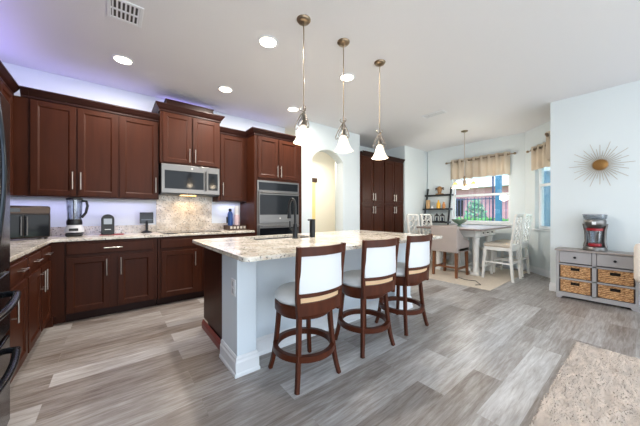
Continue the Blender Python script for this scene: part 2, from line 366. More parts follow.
# ------------------------------------------------------------------ cabinets (local: front faces -y at y=0, x to the right, z up)
def pull(parent, x, z, L, vert=True, mat=nickel, y=-.02):
    m = MB(); h = L / 2
    if vert:
        m.tube([(x, y - .03, z - h), (x, y - .03, z + h)], .006, 10)
        for k in (-.7, .7): m.cyl((x, y, z + k * h), (x, y - .03, z + k * h), .004)
    else:
        m.tube([(x - h, y - .03, z), (x + h, y - .03, z)], .006, 10)
        for k in (-.7, .7): m.cyl((x + k * h, y, z), (x + k * h, y - .03, z), .004)
    return m.build('handle', mat, parent, 40)
def door(parent, x0, x1, z0, z1, mat=cherry, hx=None, hz=None, hl=.13, name='door', vert=True, fw=.055):
    m = MB(); g = .0025; x0 += g; x1 -= g; z0 += g; z1 -= g
    m.box(x0, -.02, z0, x0 + fw, 0, z1, .002); m.box(x1 - fw, -.02, z0, x1, 0, z1, .002)
    m.box(x0 + fw, -.02, z0, x1 - fw, 0, z0 + fw, .002); m.box(x0 + fw, -.02, z1 - fw, x1 - fw, 0, z1, .002)
    a, b, c, d = x0 + fw, x1 - fw, z0 + fw, z1 - fw; w = .012   # sloped bead then recessed panel
    for P in (((a, c), (b, c), (b - w, c + w), (a + w, c + w)), ((b, c), (b, d), (b - w, d - w), (b - w, c + w)), ((b, d), (a, d), (a + w, d - w), (b - w, d - w)), ((a, d), (a, c), (a + w, c + w), (a + w, d - w))):
        m.quad((P[0][0], -.017, P[0][1]), (P[1][0], -.017, P[1][1]), (P[2][0], -.009, P[2][1]), (P[3][0], -.009, P[3][1]))
    m.box(a + w - .001, -.009, c + w - .001, b - w + .001, 0, d - w + .001)
    o = m.build(name, mat, parent)
    if hx is not None: pull(o, hx, hz, hl, vert)
    return o
def slab_drawer(parent, x0, x1, z0, z1, mat=cherry, hl=.14):
    m = MB(); g = .0025; m.box(x0 + g, -.02, z0 + g, x1 - g, 0, z1 - g, .006)
    o = m.build('drawer', mat, parent); pull(o, (x0 + x1) / 2, (z0 + z1) / 2, hl, False); return o
CROWN = [(0, 0), (-.012, 0), (-.012, .02), (-.03, .04), (-.052, .075), (-.058, .08), (-.058, .095), (.0, .095)]
def crown(parent, x0, x1, z, dep, left=False, right=False, mat=cherry_dark, ret=None):
    ret = ret or dep
    m = MB(); xl = x0 - (.058 if left else 0); xr = x1 + (.058 if right else 0)
    # swept along x with mitred ends
    A = []; B = []
    for (y, zz) in CROWN:
        A.append(m.bm.verts.new((x0 + (y if left else 0), y, z + zz))); B.append(m.bm.verts.new((x1 - (y if right else 0), y, z + zz)))
    n = len(CROWN)
    for i in range(n - 1): m.bm.faces.new((A[i], A[i + 1], B[i + 1], B[i]))
    for flag, x, R, sg in ((left, x0, A, 1), (right, x1, B, -1)):
        if flag:
            C = [m.bm.verts.new((x + sg * y, ret, z + zz)) for (y, zz) in CROWN]
            for i in range(n - 1): m.bm.faces.new((R[i], R[i + 1], C[i + 1], C[i]))
    m.box(x0, .0, z, x1, dep, z + .09)
    return m.build('crown', mat, parent)
def wall_cabinet(label, loc, rz, w, z0, z1, dep, doors, hz, cl=False, cr=False, group='dark cherry wall cabinets', name='wall_cabinet', hl=.2, gap=0):
    t = thing(name, label, 'cabinet', (loc[0], loc[1], 0), rz, group)
    MB().box(.001, 0, z0, w - .001, dep, z1).build('body', cherry, t)
    n = len(doors)
    for (a, b, side) in doors:
        hx = None if side is None else (b - .03 if side == 'r' else a + .03)
        door(t, a, b, z0 + .012, z1 - .012, hx=hx, hz=hz, hl=hl)
    crown(t, 0, w, z1, dep, cl, cr)
    return t
UF = 4.16; UZ0, UZ1 = 1.375, 2.435
wall_cabinet('two-door cherry wall cabinet above the blender and coffee maker', (-.72, UF), 0, .767, UZ0, UZ1, .318, [(.01, .375, 'r'), (.385, .755, 'l')], 1.565)
wall_cabinet('single-door cherry wall cabinet left of the microwave', (.047, UF), 0, .435, UZ0, UZ1, .318, [(.01, .425, 'r')], 1.565)
wall_cabinet('single-door cherry wall cabinet between microwave and tall oven cabinet', (1.275, UF), 0, .465, UZ0, UZ1, .318, [(.03, .43, 'l')], 1.565)
t = wall_cabinet('raised cherry cabinet above the microwave with stepped crown', (.485, 4.07), 0, .785, 1.87, 2.57, .408, [(.03, .385, 'r'), (.4, .755, 'l')], 2.0, True, True, hl=.19)
m = MB(); m.box(.08, .06, 2.66, .705, .38, 2.77, .003); m.box(.07, .05, 2.755, .715, .39, 2.77, .003); m.build('top_riser', cherry_dark, t)
# corner filler and left run (front faces +X -> rotate +90 deg: local x -> world +Y)
t = wall_cabinet('two-door cherry wall cabinet on the left wall above the toaster oven', (-.84, 3.28), PI / 2, .88, UZ0, UZ1, .287, [(.03, .43, 'r'), (.44, .80, 'l')], 1.565)
t = wall_cabinet('cherry wall cabinet on the left wall beside the refrigerator', (-.84, 2.40), PI / 2, .88, UZ0, UZ1, .287, [(.02, .435, 'r'), (.445, .86, 'l')], 1.565)
m = MB(); m.box(-1.128, 4.163, UZ0, -.722, 4.477, UZ1); m.box(-.84, 4.162, UZ0, -.722, 4.17, UZ1)
o = tag(m.build('corner_cabinet', cherry), 'plain cherry corner filler between the left and back wall cabinets', 'cabinet')
MB().prism([(4.16 + y, UZ1 + z) for y, z in CROWN] + [(4.4, UZ1 + .095), (4.4, UZ1)], 'x', -.781, -.7205).build('crown', cherry_dark, o)
# base cabinets
BF = 3.87
def base_cabinet(label, loc, rz, w, fronts, dep=.6, group='dark cherry base cabinets', name='base_cabinet'):
    t = thing(name, label, 'cabinet', (loc[0], loc[1], 0), rz, group)
    MB().box(.001, 0, .1, w - .001, dep, .882).build('body', cherry, t)
    MB().box(.001, .07, 0, w - .001, dep, .1).build('toe_kick', cherry_dark, t)
    for f in fronts: f(t)
    return t
def doors2(a, b, c, h=.575):
    def f(t):
        door(t, a, b, .112, .70, hx=b - .03, hz=h, hl=.19); door(t, b + .07, c, .112, .70, hx=b + .10, hz=h, hl=.2)
    return f
base_cabinet('wide cherry base cabinet with one long drawer below the coffee maker', (-.41, BF), 0, .84, [lambda t: slab_drawer(t, .01, .80, .735, .855, hl=.17), doors2(.01, .375, .80)])
base_cabinet('cherry base cabinet under the cooktop with plain false drawer front', (.435, BF), 0, .97,
             [lambda t: MB().box(.03, -.02, .738, .95, 0, .852, .006).build('drawer', cherry, t), doors2(.035, .465, .95)])
base_cabinet('narrow cherry base cabinet beside the tall oven cabinet', (1.407, BF), 0, .33, [lambda t: slab_drawer(t, .02, .31, .735, .855), lambda t: door(t, .02, .31, .112, .70, hx=.28, hz=.6, hl=.19)])
tag(MB().box(-1.128, BF + .001, .1, -.412, 4.47, .882).box(-.53, BF - .0, .1, -.412, BF + .03, .882).box(-1.128, BF + .07, 0, -.412, 4.47, .1).box(-.6, BF - .01, 0, -.5, BF + .08, .1).build('corner_base_cabinet', cherry), 'blank cherry corner panel between the left and back base cabinets', 'cabinet')
def leftunit(hside):
    def f(t):
        slab_drawer(t, .015, .445, .735, .855); door(t, .015, .445, .112, .70, hx=(.415 if hside == 'r' else .045), hz=.58, hl=.19)
    return f
for y, lab, hs in ((3.395, 'cherry drawer base cabinet on the left wall nearest the corner', 'l'), (2.93, 'middle cherry drawer base cabinet of the three below the toaster oven', 'r'), (2.465, 'cherry drawer base cabinet on the left wall nearest the refrigerator', 'l')):
    base_cabinet(lab, (-.53, y), PI / 2, .46, [leftunit(hs)], .597)
# tall oven cabinet
t = thing('oven_cabinet', 'tall cherry cabinet holding the steel wall oven', 'cabinet', (1.742, BF, 0))
m = MB(); W_ = .9
m.box(0, 0, .1, .045, .6, 2.435); m.box(W_ - .075, 0, .1, W_, .6, 2.435); m.box(.045, .0, 1.72, W_ - .075, .6, 2.435); m.box(.045, 0, .1, W_ - .075, .6, .5); m.box(.045, .57, .5, W_ - .075, .6, 1.72)
m.build('body', cherry, t); MB().box(.0, .07, 0, W_, .6, .1).build('toe_kick', cherry_dark, t)
door(t, .055, .42, 1.755, 2.42, hx=.395, hz=1.88, hl=.19); door(t, .43, .815, 1.755, 2.42, hx=.46, hz=1.88, hl=.19)
slab_drawer(t, .05, .82, .13, .48); crown(t, 0, W_, 2.435, .6, True, False, ret=.2)
# wall oven
t = thing('double_oven', 'stainless double oven built into the tall cherry cabinet', 'oven', (1.742, BF, .502))
m = MB(); m.box(.05, .0, 0, .82, .55, 1.215); m.box(.04, -.02, 0.0, .83, 0, 1.215, .003); m.build('frame', steel, t)
MB().box(.065, -.024, 1.06, .805, -.02, 1.185, .002).build('control_panel', black_gl, t)
def oven_door(z0, z1):
    o = MB().box(.06, -.05, z0, .81, -.0205, z1, .006).build('oven_door', steel, t)
    MB().box(.07, -.053, z0 + .14, .80, -.05, z1 - .06, .002).build('door_glass', black_gl, o)
    m = MB(); m.tube([(.09, -.095, z1 - .03), (.78, -.095, z1 - .03)], .011, 12)
    for x in (.12, .75): m.cyl((x, -.05, z1 - .03), (x, -.095, z1 - .03), .007)
    m.build('handle', steel, o, 40)
    return o
od = oven_door(.52, 1.045); oven_door(0.01, .505)
MB().lathe([(0, 0), (.014, 0), (.014, .002), (0, .002)], 20, T=Matrix.Translation((.435, -.05, .6)) @ Matrix.Rotation(PI / 2, 4, 'X')).build('round_badge', nickel, od)
# pantry cabinets in the alcove (two 2-column units)
for k, lab in enumerate(('tall cherry pantry cabinet nearest the arch', 'tall cherry pantry cabinet next to the white wall corner')):
    t = thing('pantry_cabinet', lab, 'cabinet', (4.168 + k * .773, 3.835, 0), 0, 'tall cherry pantry cabinets')
    MB().box(.001, 0, .1, .772, .66, 2.435).build('body', cherry, t); MB().box(.001, .07, 0, .772, .66, .1).build('toe_kick', cherry_dark, t)
    for z0, z1, hz in ((.115, 1.385, 1.26), (1.41, 2.42, 1.55)):
        door(t, .015, .38, z0, z1, hx=.35, hz=hz, hl=.16, mat=cherry); door(t, .392, .757, z0, z1, hx=.422, hz=hz, hl=.16)
    crown(t, 0, .773, 2.435, .66)

# ------------------------------------------------------------------ counters
t = thing('countertop', 'speckled beige granite counter along the left and back walls', 'countertop', (0, 0, 0))
L_out = [(XL + .002, 2.40), (-.505, 2.40), (-.505, 3.845), (1.738, 3.845), (1.738, YB - .002), (XL + .002, YB - .002)]
m = MB().prism(L_out, 'z', .884, .914); m.build('slab', granite, t, bevel=.004)
m = MB(); m.box(-1.1, YB - .022, .914, .482, YB - .002, 1.02); m.box(1.262, YB - .022, .914, 1.738, YB - .002, 1.02); m.box(XL + .002, 2.40, .914, XL + .022, YB - .002, 1.02)
m.build('backsplash', granite, t)
MB().box(.484, YB - .024, .914, 1.26, YB - .002, 1.46).build('cooktop_splashback', granite, t)
tag(MB().box(.5, 3.93, .9145, 1.25, 4.4, .922, .003).build('cooktop', black_gl), 'flat black glass cooktop on the granite under the microwave', 'cooktop')
# microwave
t = thing('microwave', 'stainless over-the-range microwave under the raised cabinet', 'microwave', (.495, 4.075, 1.45))
MB().box(0, 0, 0, .765, .395, .415).build('body', black_pl, t)
MB().box(0, -.03, 0.012, .765, 0, .412, .006).build('front_panel', steel, t)
MB().box(.04, -.034, .075, .535, -.0302, .325, .01).build('door_glass', black_gl, t)
MB().box(.60, -.034, .075, .735, -.0302, .325, .006).build('control_panel', black_gl, t)
m = MB(); m.tube([(.565, -.07, .06), (.565, -.07, .345)], .01, 12); [m.cyl((.565, -.03, z), (.565, -.07, z), .007) for z in (.09, .315)]; m.build('handle', steel, t, 40)
MB().lathe([(0, 0), (.013, 0), (.013, .002), (0, .002)], 20, T=Matrix.Translation((.38, -.031, .37)) @ Matrix.Rotation(PI / 2, 4, 'X')).build('round_badge', nickel, t)
MB().box(.27, .16, -.004, .48, .24, 0).build('lamp_lens', M('warm_lens', (255, 220, 160), .4, emit=(255, 200, 110), estr=3), t)

# ------------------------------------------------------------------ counter items
t = thing('toaster_oven', 'black and bronze french-door toaster oven on the left counter', 'toaster oven', (-.78, 4.09, .9145), math.radians(20))
m = MB(); m.box(-.2, -.18, .015, .2, .17, .35, .02); [m.cyl((x, y, 0), (x, y, .02), .014) for x in (-.17, .17) for y in (-.14, .13)]; m.build('body', M('bronze_steel', (52, 44, 40), .3, .5), t, 40)
MB().box(-.19, -.186, .27, .19, -.18, .335, .004).build('control_panel', M('bronze_panel', (70, 56, 47), .3, .6), t)
MB().box(-.13, -.189, .285, -.02, -.186, .325, .002).build('display', screen_m, t)
for s in (-1, 1):
    o = MB().box(min(s * .004, s * .185), -.19, .03, max(s * .004, s * .185), -.18, .26, .004).build('glass_door', black_gl, t)
    MB().tube([(s * .02, -.215, .05), (s * .02, -.215, .24)], .006).cyl((s * .02, -.19, .07), (s * .02, -.215, .07), .004).cyl((s * .02, -.19, .22), (s * .02, -.215, .22), .004).build('handle', steel, o, 40)
t = thing('blender', 'tall blender with a clear jug and grey base below the wall cabinets', 'blender', (-.365, 4.2, .9145))
MB().box(-.075, -.085, 0, .075, .085, .05, .02).build('base', black_pl, t, 40)
MB().lathe([(.0, .05), (.088, .05), (.082, .10), (.066, .135), (0, .135)], 28).build('motor_housing', grey_pl, t, 40)
MB().box(-.04, -.0905, .068, .04, -.078, .098, .004).build('button_panel', black_pl, t)
j = MB().lathe([(.055, .137), (.062, .15), (.068, .30), (.072, .43), (.068, .43), (.064, .30), (.055, .15), (0, .145)], 28).build('jug', clear, t, 40)
m = MB(); m.tube([(.065, 0, .42), (.105, 0, .415), (.115, 0, .36), (.10, 0, .28), (.062, 0, .22)], .014); m.build('handle', black_pl, j, 40)
MB().lathe([(0, .43), (.075, .43), (.075, .452), (.03, .46), (0, .46)], 28).build('lid', black_pl, t, 40)
m = MB(); m.cyl((0, 0, .14), (0, 0, .43), .012)
for k, z in enumerate((.16, .24, .32)):
    for s in (0, PI): a = k + s; m.box(0, -.008, z, .045, .008, z + .004, 0, Matrix.Rotation(a, 4, 'Z'))
m.build('blade_shaft', black_pl, t)
MB().lathe([(.07, .137), (.072, .17), (.066, .20), (.058, .2), (.06, .14)], 24).build('collar', black_pl, t, 40)
tag(MB().box(-.14, 4.16, .9145, .10, 4.36, .919, .002).build('trivet_mat', M('red_mat', (140, 40, 52), .7)), 'thin red mat under the black coffee maker', 'mat')
t = thing('coffee_maker', 'small black coffee maker with rounded top on the red mat', 'coffee maker', (-.06, 4.26, .9195))
m = MB(); prof = [(-.065, 0), (.065, 0), (.065, .19)] + [(.065 * math.cos(a), .19 + .065 * math.sin(a)) for a in [PI * k / 10 for k in range(1, 10)]] + [(-.065, .19)]
m.prism(prof, 'y', -.07, .08); m.build('body', black_pl, t, 40, bevel=.008)
MB().box(-.04, -.076, .13, .04, -.07, .2, .006).build('water_window', M('clear_grey', (150, 160, 172), .15), t)
MB().box(-.045, -.1, .0, .045, -.0705, .018, .004).build('drip_tray', black_pl, t)
MB().box(-.03, -.073, .06, .03, -.0702, .07).build('nameplate', grey_pl, t)
t = thing('smart_display', 'black tablet display on a small stand left of the cooktop', 'display', (.36, 4.36, .9145))
m = MB(); m.lathe([(0, 0), (.065, 0), (.065, .012), (.02, .03), (.02, .035), (0, .035)], 24); m.tube([(0, 0, .03), (0, .01, .09), (0, .012, .16)], .016); m.build('stand', matte_black, t, 40)
MB().box(-.08, -.012, .13, .08, .008, .285, .004, Matrix.Rotation(-.12, 4, 'X')).build('screen', screen_m, t)
MB().box(-.07, -.0145, .178, .07, -.0125, .183, 0, Matrix.Rotation(-.12, 4, 'X')).build('screen_bar', M('screen_line', (130, 140, 150), .4), t)
t = thing('serving_tray', 'dark open tray under the canisters beside the oven cabinet', 'tray', (1.585, 4.28, .9145))
m = MB(); m.box(-.15, -.12, 0, .15, .12, .012, .003); m.box(-.15, -.12, .012, .15, -.105, .075, .003); m.box(-.15, .105, .012, .15, .12, .075, .003); m.box(-.15, -.105, .012, -.135, .105, .075, .003); m.box(.135, -.105, .012, .15, .105, .075, .003)
m.build('frame', brown_m, t)
for k in range(5): MB().box(-.125 + k * .055, -.123, .02, -.09 + k * .055, -.1205, .06, .004).build('label_plate', M('pale_plate', (190, 184, 176), .5) if k == 0 else bpy.data.materials['pale_plate'], t)
t = thing('soda_bottle', 'blue water bottle with a dark pump standing in the tray', 'bottle', (1.505, 4.29, .927))
MB().lathe([(0, 0), (.04, 0), (.042, .02), (.042, .24), (.036, .27), (.02, .29), (0, .29)], 24).build('body', blue_pl, t, 40)
MB().lathe([(0, .29), (.024, .29), (.024, .335), (0, .34)], 20).build('cap', black_pl, t, 40)
MB().box(-.06, -.02, .1, -.041, .02, .2, .006).build('handle', black_pl, t)
t = thing('canister', 'pinkish white canister with a white lid standing in the tray', 'canister', (1.61, 4.27, .927))
MB().lathe([(0, 0), (.046, 0), (.046, .235), (0, .235)], 28).build('body', pink_m, t, 40, bevel=.004)
MB().lathe([(0, .236), (.045, .236), (.045, .37), (.04, .385), (0, .385)], 28).build('lid', white_pl, t, 40)
tag(MB().tube([(.54, 3.905, .918), (.62, 3.91, .92), (.68, 3.9, .918)], [.012, .008, .006], 8).build('spoon', matte_black, None, 40), 'small dark utensil lying at the front edge of the cooktop', 'utensil')

# ------------------------------------------------------------------ refrigerator
FX = -.45
t = thing('refrigerator', 'black stainless french-door refrigerator at the left edge', 'refrigerator', (FX, 1.74, 0), PI / 2)   # local -y -> +X
MB().box(-.455, .07, .02, .455, .66, 1.78, .004).build('body', M('fridge_side', (44, 46, 50), .4, .5), t)
def fr_door(x0, x1, z0, z1, name='fridge_door'):
    m = MB(); pts = [(x0, .065)] + [(x0 + (x1 - x0) * k / 8, .0 - .012 * math.sin(PI * k / 8)) for k in range(9)] + [(x1, .065)]
    m.prism(pts, 'z', z0, z1); return m.build(name, fridge_m, t, 30, bevel=.006)
for s in (-1, 1):
    o = fr_door(min(s * .003, s * .452), max(s * .003, s * .452), .89, 1.79)
    pts = [(s * .04, 0 - .005, 1.02), (s * .04, -.045, 1.03)] + [(s * .04, -.04 - .022 * math.sin(PI * k / 12), 1.03 + .68 * k / 12) for k in range(13)] + [(s * .04, -.045, 1.71), (s * .04, -.005, 1.72)]
    MB().tube(pts, .014, 12).build('handle', fridge_h, o, 40)
for z0, z1 in ((.55, .87), (.05, .52)):
    o = fr_door(-.452, .452, z0, z1, 'freezer_drawer'); zh = z1 - .11 if z1 > .8 else z1 - .06
    pts = [(-.37, -.005, zh), (-.36, -.035, zh)] + [(-.36 + .72 * k / 14, -.042 - .036 * math.sin(PI * k / 14), zh) for k in range(15)] + [(.36, -.035, zh), (.37, -.005, zh)]
    MB().tube(pts, .016, 12).build('handle', fridge_h, o, 40)
tag(MB().box(XL + .002, 2.225, 0, -.5, 2.25, 1.88).build('end_panel', cherry), 'cherry end panel between the refrigerator and the left counter', 'panel')

# ------------------------------------------------------------------ island
t = thing('kitchen_island', 'pale blue kitchen island base with cherry cabinet side', 'island', (0, 0, 0))
MB().box(.735, 2.2, .1, 2.9, 2.88, .70).box(.735, 2.2, .70, 1.12, 2.88, .882).box(1.88, 2.2, .70, 2.9, 2.88, .882).box(1.12, 2.2, .70, 1.88, 2.465, .882).build('cabinet_body', cherry, t)
MB().box(.76, 2.2, 0, 2.88, 2.82, .1).build('toe_kick', cherry_dark, t)
MB().prism([(.735, 0), (.715, 0), (.715, .05), (.725, .075), (.735, .08)], 'y', 2.2, 2.885).build('end_trim', M('red_cherry_trim', (120, 42, 28), .35), t)
for x0, x1 in ((.75, 1.12), (1.12, 1.8), (1.8, 2.4), (2.4, 2.885)):
    dd = door(t, x0 + .01 - 0, x1 - .01, .12, .86, hx=x0 + .05, hz=.7, hl=.16)
    dd.location = (3.635 - 0, 2.88, 0); dd.rotation_euler = (0, 0, PI)
m = MB(); m.box(.703, 1.86, 0, .853, 2.2, .882, .003); m.box(.853, 2.03, 0, 2.6, 2.2, .882); m.box(2.6, 1.86, 0, 2.93, 2.2, .882, .003)
m.build('knee_wall', island_m, t)
BP = [(0, 0), (-.022, 0), (-.022, .02), (-.016, .03), (-.016, .10), (-.01, .115), (-.01, .13), (-.004, .145), (0, .145)]
m = MB()
def bseg(m, x0, y0, x1, y1, e0, e1):       # baseboard run with mitred ends; outward = right of direction
    v = Vector((x1 - x0, y1 - y0)); L = v.length; d = v / L; nrm = Vector((d.y, -d.x)); A = []; B = []
    for (o, z) in BP:
        k = -o; a = Vector((x0, y0)) + nrm * k - d * (k * e0); b = Vector((x1, y1)) + nrm * k + d * (k * e1)
        A.append(m.bm.verts.new((a.x, a.y, z))); B.append(m.bm.verts.new((b.x, b.y, z)))
    for i in range(len(BP) - 1): m.bm.faces.new((A[i], A[i + 1], B[i + 1], B[i]))
    m.bm.faces.new(A); m.bm.faces.new(B[::-1])
bseg(m, .703, 2.2, .703, 1.86, 0, 1); bseg(m, .703, 1.86, .853, 1.86, 1, 1); bseg(m, .853, 1.86, .853, 2.03, 1, -1); bseg(m, .853, 2.03, 2.6, 2.03, -1, -1)
bseg(m, 2.6, 2.03, 2.6, 1.86, -1, 1); bseg(m, 2.6, 1.86, 2.93, 1.86, 1, 1); bseg(m, 2.93, 1.86, 2.93, 2.2, 1, 0)
m.build('baseboard_molding', white_trim, t)
# island top with a sink cut-out
def slab_with_hole(outer, inner, z0, z1, mat, name, parent):
    bm = bmesh.new(); es = []
    for loop in (outer, inner):
        vs = [bm.verts.new((p[0], p[1], z0)) for p in loop]
        es += [bm.edges.new((vs[i], vs[(i + 1) % len(vs)])) for i in range(len(vs))]
    fs = [g for g in bmesh.ops.triangle_fill(bm, use_beauty=True, use_dissolve=False, edges=es)['geom'] if isinstance(g, bmesh.types.BMFace)]
    r = bmesh.ops.extrude_face_region(bm, geom=fs)
    bmesh.ops.translate(bm, verts=[g for g in r['geom'] if isinstance(g, bmesh.types.BMVert)], vec=(0, 0, z1 - z0))
    m = MB(); m.bm.free(); m.bm = bm; return m.build(name, mat, parent, bevel=.006)
def rrect(x0, y0, x1, y1, r, n=6):
    o = []
    for cx, cy, a0 in ((x1 - r, y0 + r, -PI / 2), (x1 - r, y1 - r, 0), (x0 + r, y1 - r, PI / 2), (x0 + r, y0 + r, PI)):
        o += [(cx + r * math.cos(a0 + PI / 2 * k / n), cy + r * math.sin(a0 + PI / 2 * k / n)) for k in range(n + 1)]
    return o
o = slab_with_hole(rrect(.63, 1.54, 3.14, 2.944, .05), rrect(1.14, 2.48, 1.86, 2.86, .03), .884, .914, granite, 'island_countertop', None)
tag(o, 'long beige granite island top overhanging the bar stools', 'countertop')
m = MB(); x0, x1, y0, y1, zb = 1.135, 1.865, 2.475, 2.865, .72
m.box(x0, y0, zb, x1, y1, zb + .004); m.box(x0 - .004, y0 - .004, zb, x0, y1 + .004, .883); m.box(x1, y0 - .004, zb, x1 + .004, y1 + .004, .883); m.box(x0, y0 - .004, zb, x1, y0, .883); m.box(x0, y1, zb, x1, y1 + .004, .883)
tag(m.build('sink', steel), 'stainless undermount sink set into the island top', 'sink')
t = thing('faucet', 'black gooseneck faucet rising from the island top', 'faucet', (1.545, 2.385, .9145))
MB().lathe([(0, 0), (.034, 0), (.034, .006), (.028, .012), (.024, .12), (.02, .16), (0, .16)], 22).build('base', matte_black, t, 40)
pts = [(0, 0, .14), (0, 0, .33)] + [(0, .06 - .06 * math.cos(a), .345 + .085 * math.sin(a)) for a in [PI * k / 12 for k in range(13)]] + [(0, .12, .30)]
MB().tube(pts, .0135, 12).build('spout', matte_black, t, 40)
MB().lathe([(.012, .31), (.016, .30), (.024, .225), (.025, .215), (0, .215)], 18, (0, .12, 0)).build('spray_head', matte_black, t, 40)
MB().tube([(-.02, 0, .10), (-.055, 0, .105), (-.065, 0, .12), (-.067, 0, .19)], [.01, .009, .008, .007], 10).build('lever', matte_black, t, 40)
t = thing('soap_dispenser', 'black cylindrical soap dispenser on the island top', 'dispenser', (1.79, 2.40, .9145))
MB().lathe([(0, 0), (.033, 0), (.033, .2), (.03, .205), (0, .205)], 24).build('body', matte_black, t, 40)
MB().box(-.06, -.014, .188, 0, .014, .205, .004).build('nozzle', matte_black, t)
tag(MB().box(1.65, 2.40, .9145, 1.745, 2.45, .922, .003).build('soap_tray', matte_black), 'small flat dark tray between faucet and soap dispenser', 'tray')
t = thing('wall_outlet', 'white wall outlet on the end of the island', 'outlet', (.7025, 1.925, .635))
MB().box(-.006, -.04, -.062, 0, .04, .062, .002).build('cover_plate', white_pl, t)
m = MB(); [m.box(-.009, -.018, z - .018, -.006, .018, z + .018, .003) for z in (-.027, .027)]; m.build('socket', grey_pl, t)

# ------------------------------------------------------------------ bar stools (back toward -y)
def stool(label, loc, rz):
    t = thing('bar_stool', label, 'bar stool', (loc[0], loc[1], 0), rz, 'bar stools along the island')
    for sx in (-1, 1):
        for sy in (-1, 1):
            pts = []
            for k in range(9):
                u = k / 8; z = .49 * (1 - u); r = .135 + .03 * u + .022 * u ** 4
                pts.append((sx * r * 1.0, sy * r * 1.0, z))
            MB().tube(pts, [.023 - .003 * k / 8 for k in range(9)], sq=True).build('leg', stool_wood, t, bevel=.004)
    rp = [(.222, 0), (.232, 0), (.232, .042), (.222, .042), (.198, .042), (.198, 0), (.222, 0)]
    MB().lathe(rp, 44, (0, 0, .185)).build('foot_ring', stool_wood, t, 35)
    MB().lathe([(0, .46), (.19, .46), (.195, .478), (.212, .482), (.22, .495), (.22, .545), (.212, .556), (0, .556)], 44).build('seat_ring', stool_wood, t, 35)
    MB().lathe([(0, .554), (.205, .557), (.222, .575), (.220, .6), (.19, .628), (.1, .642), (0, .645)], 44).build('seat_cushion', vinyl, t, 60)
    path = lambda R, w, n=16: [(R * math.sin(a), .19 - .0 - R * math.cos(a)) for a in [(-w + 2 * w * k / n) for k in range(n + 1)]]
    R, w = .43, .445                                                  # shallow arc from post to post
    off = -.19 - (.19 - R * math.cos(w))
    def arc(w_, dy=0): return [(x, y + off + dy) for x, y in path(R, w_)]
    ex = R * math.sin(w)
    for s in (-1, 1):
        MB().tube([(s * (ex - .012), -.19, .485), (s * ex, -.192, .62), (s * (ex + .006), -.205, .8), (s * (ex + .012), -.225, .972)], .021, sq=True).build('back_post', stool_wood, t, bevel=.004)
    MB().strip(arc(w * .97), .51, .594, .024).build('lower_band', stool_wood, t, 35)
    MB().strip(arc(w * .95, .008), .592, .637, .010).build('seat_welt', M('tan_strip', (226, 190, 150), .7) if 'tan_strip' not in bpy.data.materials else bpy.data.materials['tan_strip'], t, 35)  # tan strip added in the gap over the lower band
    MB().strip(arc(w, -.004), .632, .66, .022).build('bottom_rail', stool_wood, t, 35)
    MB().strip(arc(w * .985, -.008), .66, .912, .034).build('back_pad', vinyl, t, 35, bevel=.006)
    MB().strip(arc(w, -.03), .908, .968, .024).build('top_rail', stool_wood, t, 35)
    return t
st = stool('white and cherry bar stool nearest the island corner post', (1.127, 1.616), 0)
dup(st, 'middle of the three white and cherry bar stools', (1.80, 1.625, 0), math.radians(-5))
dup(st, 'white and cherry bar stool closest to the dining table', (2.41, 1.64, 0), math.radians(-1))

# ------------------------------------------------------------------ ceiling lights and vents
for x, y, lab in ((.078, 3.59, 'recessed ceiling light nearest the square air vent'), (1.19, 2.326, 'recessed ceiling light left of the first pendant rod'),
                  (1.19, 3.577, 'recessed ceiling light above the raised microwave cabinet'), (2.28, 3.584, 'small recessed ceiling light above the tall oven cabinet'), (2.27, 2.324, 'recessed ceiling light behind the middle pendant rod')):
    t = thing('recessed_light', lab, 'ceiling light', (x, y, CEIL), 0, 'round recessed ceiling lights')
    MB().lathe([(.075, -.001), (.098, -.001), (.1, -.006), (.098, -.009), (.08, -.012), (.075, -.001)], 32).build('trim_ring', white_trim, t, 40)
    MB().lathe([(0, -.008), (.076, -.008), (.076, -.002), (0, -.002)], 32).build('diffuser', lamp_m, t)
    a = area('recessed_lamp', (x, y, CEIL - .02), (0, 0, 0), .14, .14, 16, (1, .93, .84)); a.data.shape = 'DISK'
t = thing('ceiling_vent', 'square white ceiling air vent at the top left', 'vent', (.075, 2.72, CEIL), 0)
m = MB(); [m.box(*b) for b in ((-.12, -.14, -.012, -.095, .14, -.001), (.095, -.14, -.012, .12, .14, -.001), (-.095, -.14, -.012, .095, -.115, -.001), (-.095, .115, -.012, .095, .14, -.001))]; m.build('frame', white_trim, t, bevel=.003)
MB().box(-.095, -.115, -.004, .095, .115, -.001).build('back_plate', M('vent_dark', (70, 68, 66), .8), t)
m = MB(); [m.box(-.09 + k * .0285, -.115, -.010, -.077 + k * .0285, .115, -.007) for k in range(7)]; m.box(-.095, -.01, -.0115, .095, .01, -.006); m.build('slat', white_trim, t)
t = thing('ceiling_vent', 'slim white ceiling vent between pendants and dining table', 'vent', (4.28, 2.27, CEIL), 0)
m = MB(); [m.box(*b) for b in ((-.08, -.19, -.01, -.06, .19, -.001), (.06, -.19, -.01, .08, .19, -.001), (-.06, -.19, -.01, .06, -.17, -.001), (-.06, .17, -.01, .06, .19, -.001))]; m.build('frame', white_trim, t, bevel=.003)
MB().box(-.06, -.17, -.004, .06, .17, -.001).build('back_plate', M('vent_grey', (150, 148, 146), .8), t)
m = MB(); [m.box(-.055 + k * .028, -.17, -.009, -.041 + k * .028, .17, -.005) for k in range(4)]; m.build('slat', white_trim, t)

